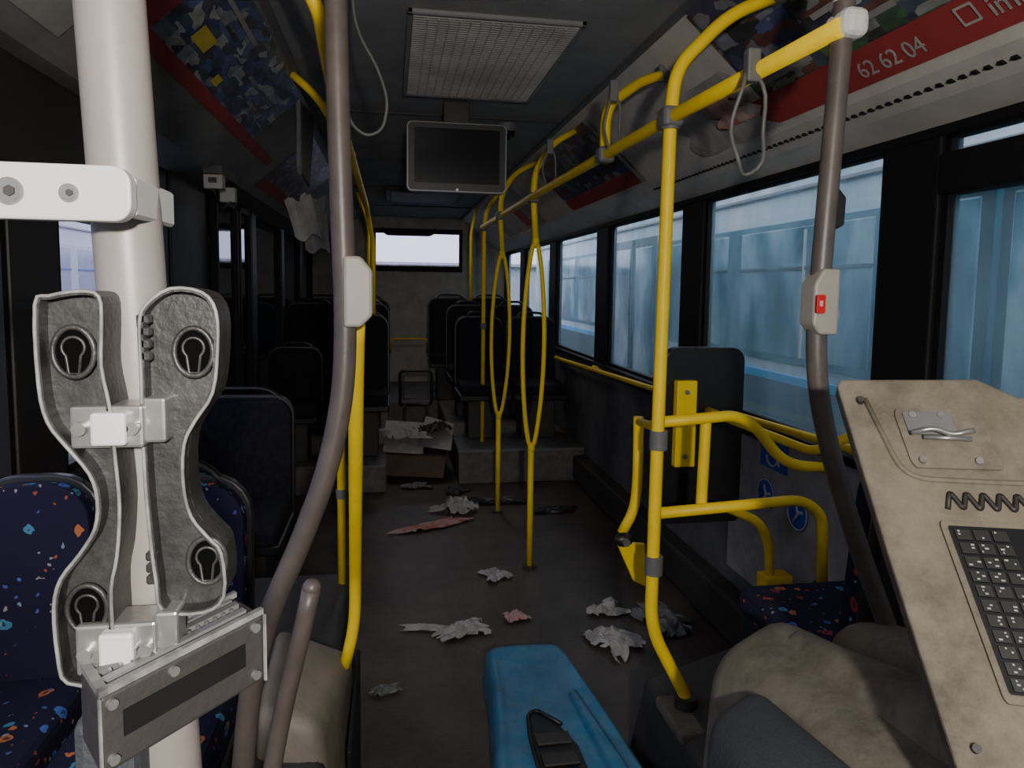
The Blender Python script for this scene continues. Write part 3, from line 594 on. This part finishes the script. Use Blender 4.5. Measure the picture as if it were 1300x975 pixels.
boxes('cross_lugs',[((PX(150),.50,PZ(y_)-.006),(PX(200),.53,PZ(y_)+.006)) for y_ in (400,470,600,690,730)],black,g,bv=.002)
boxes('lug_teeth',[((PX(186),.476,PZ(y_)-.003),(PX(200),.482,PZ(y_)+.003)) for y_ in (395,410,425,440,690,705,720)],blackd,g,bv=.001)
for k,(ya,yb,xa,xb) in enumerate([(497,548,112,215),(765,828,108,222)]):
    box('metal_strap_%d'%k,(PX(xa),.482-.016,PZ(yb)),(PX(xb)-.01,.494,PZ(ya)),steel,g,bv=.002); box('strap_block_%d'%k,(PX(140),.458,PZ(yb)+.003),(PX(180),.468,PZ(ya)-.003),white,g,bv=.002)
    for x in (xa+14,(xa+xb)/2+10,xb-30): cyl('strap_bolt_%d_%d'%(k,int(x)),(PX(x),.467,PZ((ya+yb)/2)),(PX(x),.460,PZ((ya+yb)/2)),.0042,steel,g,12)
    box('strap_ear_%d'%k,(PX(xb)-.012,.470,PZ(yb)+.002),(PX(xb)+.002,.490,PZ(ya)+.004),steel,g,bv=.002)
A=V((-.165,.42,1.212));B=V((-.088,.50,1.220));Cc=V((-.118,.55,1.212));D=V((-.195,.47,1.205)); dn=V((.0,.0,-.048))
hexa('connector_housing',[A+dn,B+dn,Cc+dn,D+dn,A,B,Cc,D],greyd,g,.0025)
ex=(B-A); ey=(D-A)
def top(s,t,o=.001): return A+ex*s+ey*t+V((0,0,o))
def topq(n,s0,s1,t0,t1,mat,h=.002):
    hexa(n,[top(s0,t0,0),top(s1,t0,0),top(s1,t1,0),top(s0,t1,0),top(s0,t0,h),top(s1,t0,h),top(s1,t1,h),top(s0,t1,h)],mat,g)
topq('lip_front',0,1,0,.10,edge,.004); topq('lip_back',0,1,.9,1,edge,.004); topq('contact_bar_a',.05,.93,.25,.38,silver,.003); topq('contact_bar_b',.05,.93,.50,.64,greym,.004); topq('contact_bar_c',.05,.93,.74,.82,silver,.003)
topq('lip_left',0,.05,0,1,edge,.004)
for k in range(14): topq('contact_%d'%k,.10+k*.058,.115+k*.058,.40,.48,steel,.004)
fn=(B-A).cross(V((0,0,1))).normalized()
if fn.y>0: fn=-fn
def fp(s,z,o): return A+ex*s+V((0,0,-z))+fn*o
for k,(s,z) in enumerate([(.06,.006),(.40,.006),(.93,.006),(.06,.040),(.93,.040)]): cyl('housing_screw_%d'%k,fp(s,z,0),fp(s,z,.003),.0032,steel,g,12)
hexa('front_label_strip',[fp(.12,.030,0),fp(.86,.030,0),fp(.86,.030,.0012),fp(.12,.030,.0012),fp(.12,.014,0),fp(.86,.014,0),fp(.86,.014,.0012),fp(.12,.014,.0012)],black,g)
for s in (0,1): hexa('side_edge_%d'%s,[fp(s-.006,.048,0),fp(s+.006,.048,0),fp(s+.006,.048,.002),fp(s-.006,.048,.002),fp(s-.006,0,0),fp(s+.006,0,0),fp(s+.006,0,.002),fp(s-.006,0,.002)],edge,g)
box('lower_sleeve',(-.205,.475,1.02),(-.165,.53,1.165),charcoal,g,bv=.008)
# ------------------------------------------------------------ blue moulded part on floor
g=grp('blue_plastic_cover')
def ring(z,s):
    base=[(.33,2.40),(.345,2.46),(.40,2.49),(.58,2.48),(.62,2.43),(.64,2.28),(.665,2.05),(.69,1.78),(.70,1.55),(.64,1.45),(.36,1.45),(.27,1.52),(.27,1.75),(.30,2.0),(.325,2.25)]
    mx_,my_=.49,1.98
    b=[(mx_+(x-mx_)*s,my_+(y-my_)*s) for x,y in base]
    return [(x,y,z) for x,y in sm(b,4)]
bm=bmesh.new(); rings=[]
for z,s in [(.005,1.02),(.02,1.025),(.06,1.01),(.11,.985),(.135,.96),(.15,.90),(.152,.84),(.144,.79),(.14,.60),(.145,.3)]:
    rings.append([bm.verts.new(q_) for q_ in ring(z,s)])
for a,b in zip(rings,rings[1:]):
    n_=len(a)
    for i in range(n_): bm.faces.new([a[i],a[(i+1)%n_],b[(i+1)%n_],b[i]])
bm.faces.new(rings[-1])
bm2('shell',bm,blue,g,True)
blob('side_ridge',[(.585,1.5,.05),(.55,2.2,.05),(.61,2.25,.05),(.675,1.5,.05),(.60,1.52,.18),(.565,2.12,.158),(.595,2.14,.155),(.66,1.52,.17)],blue,g,.03)
prism('slot',[(.385,1.45),(.395,1.90),(.405,2.0),(.44,2.02),(.49,1.96),(.525,1.85),(.53,1.45)],black,((0,0,.147),(1,0,0),(0,1,0)),.008,g,.002)
boxes('slot_ribs',[((.41,1.5+k*.09,.155),(.51,1.55+k*.09,.162)) for k in range(5)],greyd,g,bv=.002)
tube('slot_edge',[(.39,1.45,.157),(.395,1.90,.157),(.41,2.01,.157),(.44,2.03,.157),(.50,1.95,.157)],.006,black,g,.03,8)
# ------------------------------------------------------------ litter
LT=[((.15,2.90,0),.20,.05,-.15,paper,.03),((.30,2.86,0),.20,.13,.3,paper,.05),((.90,2.68,0),.17,.22,.3,paper,.07),((.95,2.95,0),.18,.12,.3,paper,.06),((.51,3.42,0),.14,.13,.5,paper,.04),((.535,2.95,0),.10,.10,.2,papred,.05),((.26,4.20,0),.46,.11,.5,papred,.05),((.42,4.48,0),.20,.26,.9,paper,.13),((-.02,2.46,0),.11,.06,.4,greym,.03),((1.16,2.80,0),.22,.28,.1,greym,.07),((.72,4.62,0),.50,.11,-.1,black,.06),((1.05,4.4,0),.3,.12,.1,black,.05),((.45,4.90,0),.16,.12,.4,greyd,.05),((.17,5.05,0),.20,.12,.2,greym,.05),((.22,6.25,0),.30,.24,.2,paper,.12),((.25,6.6,0),.24,.20,1.2,greym,.14)]
for i,(c,w_,l_,r_,m_,h_) in enumerate(LT):
    crumple('crumpled_paper' if m_ in(paper,papred) else ('plastic_bag' if m_ is greym else 'dark_rag'),c,w_,l_,r_,m_,h_,seed=i*1.3+.4,irr=.45)
g=grp('cardboard_box')
hexa('body',[(-.02,5.35,0),(.40,5.30,0),(.43,5.80,0),(.02,5.85,0),(-.03,5.33,.20),(.42,5.28,.18),(.44,5.80,.22),(.01,5.86,.24)],M('cardboard_dark',(.06,.025,.02),.8,var=.5),g,.006)
hexa('open_flap_a',[(-.06,5.30,.21),(.22,5.25,.20),(.24,5.27,.20),(-.05,5.32,.21),(-.04,5.75,.36),(.26,5.72,.34),(.27,5.73,.345),(-.03,5.76,.365)],paper,g,.002)
hexa('open_flap_b',[(.20,5.35,.24),(.44,5.25,.22),(.45,5.27,.22),(.21,5.37,.24),(.28,5.80,.38),(.50,5.70,.33),(.51,5.71,.335),(.29,5.81,.385)],postW,g,.002)
hexa('front_flap',[(-.03,5.30,.19),(.41,5.24,.17),(.41,5.25,.175),(-.03,5.31,.195),(-.05,5.20,.06),(.38,5.14,.04),(.38,5.15,.045),(-.05,5.21,.065)],M('cardboard_brown',(.12,.07,.045),.8,var=.4),g,.002)
o=crumple('crumpled_fill',(.10,5.5,.28),.35,.30,.1,paper,.12,3.3,irr=.3); o.parent=g
o=crumple('crumpled_fill_b',(.33,5.55,.30),.25,.25,.6,greyd,.12,5.3,irr=.3); o.parent=g
# ------------------------------------------------------------ outside
ground=M('asphalt',(.12,.12,.125),.9,var=.3)
box('ground',(-12,-8,-.40),(14,20,-.36),ground)
g=grp('depot_building'); box('facade',(-9,16,-.36),(10,16.4,1.98),M('facade_pale',(.66,.62,.70),.7,var=.2),g); boxes('facade_beams',[((-9,15.9,1.86),(10,16,1.92))],greyd,g)
def parkedbus(x0,x1,body,win,stripe,lower,mid):
    g=grp('parked_bus'); f=x0 if x0>0 else x1; s=-1 if x0>0 else 1
    def sl(n,y0,y1,z0,z1,mat,o,bv=.004): 
        a=f; b=f+s*o; box(n,(min(a,b),y0,z0),(max(a,b),y1,z1),mat,g,bv=bv)
    box('body',(x0,-3,-.1),(x1,12,2.75),body,g,bv=.08,seg=4)
    wins=[(-2.6,-1.4),(-1.2,.2),(.4,1.8),(3.3,4.7),(4.9,6.2),(7.7,9.1),(9.3,10.7)]
    for k,(a,b) in enumerate(wins):
        sl('window_%d'%k,a,b,1.04,1.84,win,.012,.01); sl('sash_%d'%k,a,b,1.58,1.60,lower,.02,.002)
    sl('window_surround',-2.8,11.0,1.0,1.88,mid,.008)
    for k,(a,b) in enumerate([(1.95,2.53),(2.57,3.15),(6.35,6.93),(6.97,7.55)]):
        sl('door_leaf_%d'%k,a,b,-.05,1.95,lower,.016); sl('door_glass_%d'%k,a+.06,b-.06,.15,1.86,win,.024,.01)
    sl('stripe',-2.9,1.9,.875,.93,stripe,.014); sl('stripe_mid',3.2,6.3,.875,.93,stripe,.014); sl('stripe_rear',7.6,11.9,.875,.93,stripe,.014); sl('skirt',-2.9,11.9,-.1,.875,lower,.012)
    sl('gutter',-2.9,11.9,2.06,2.08,silver,.03,.002)
    for k,yy in enumerate((2.2,2.85,3.9,5.4)): sl('window_grab_bar_%d'%k,yy,yy+.012,1.05,1.82,white,.026,.002)
    sl('door_notice',3.55,3.66,1.30,1.35,white,.018,.002)
    for yy in (0.,8.5):
        cyl('tyre_%d'%int(yy),(f-s*.15,yy,.12),(f+s*.03,yy,.12),.48,rubber,g,32); cyl('hub_%d'%int(yy),(f+s*.03,yy,.12),(f+s*.05,yy,.12),.25,silver,g,24)
    return g
parkedbus(2.45,4.9,streaky('bus_body_pale',[(.38,.50,.56),(.50,.62,.67),(.62,.71,.75),(.72,.78,.81)],.6,.35),streaky('bus_window_teal',[(.012,.07,.10),(.04,.16,.21),(.12,.29,.36),(.38,.53,.58)],1.3,.12,.8,1.8),cyan,M('skirt_teal',(.006,.045,.058),.5),M('mid_teal',(.035,.19,.26),.4,var=.4,scale=2))
parkedbus(-6.2,-3.7,M('bus_body_white',(.75,.75,.82),.4,var=.1,scale=2),M('bus_window_pale',(.40,.42,.55),.15,var=.2),M('bus_blue',(.03,.15,.5),.4),M('skirt_blue',(.03,.15,.5),.4),M('mid_white',(.7,.7,.75),.4))
# ------------------------------------------------------------ camera & light
cam=bpy.data.cameras.new('camera'); co=bpy.data.objects.new('camera',cam); C.objects.link(co); bpy.context.scene.camera=co
co.location=(0,0,1.45); cam.sensor_width=36; cam.lens=24.92; cam.shift_y=-.0337; cam.clip_start=.02
co.rotation_euler=(Matrix.Rotation(math.radians(-9.74),3,'Z')@Matrix.Rotation(math.radians(85),3,'X')@Matrix.Rotation(math.radians(.8),3,'Z')).to_euler('XYZ')
def plt(n,loc,e,col,r):
    l=bpy.data.lights.new(n,'POINT'); l.energy=e; l.color=col; l.shadow_soft_size=r; lo=bpy.data.objects.new(n,l); C.objects.link(lo); lo.location=loc
plt('flash_lamp',(.08,-.50,1.60),112,(1,.96,.90),.03)
for n,yy,e in (('ceiling_lamp',4.7,1.0),('ceiling_lamp',6.6,4.5)):  # unseen fill lights added to brighten the rear of the bus
    l=bpy.data.lights.new(n,'AREA'); l.shape='RECTANGLE'; l.size=.3; l.size_y=.7; l.energy=e; l.color=(1,.93,.85); lo=bpy.data.objects.new(n,l); C.objects.link(lo); lo.location=(.3,yy,2.24)
w=bpy.data.worlds.new('world'); bpy.context.scene.world=w; w.use_nodes=True
bg=w.node_tree.nodes['Background']; bg.inputs[0].default_value=(.84,.86,1,1); bg.inputs[1].default_value=2.5
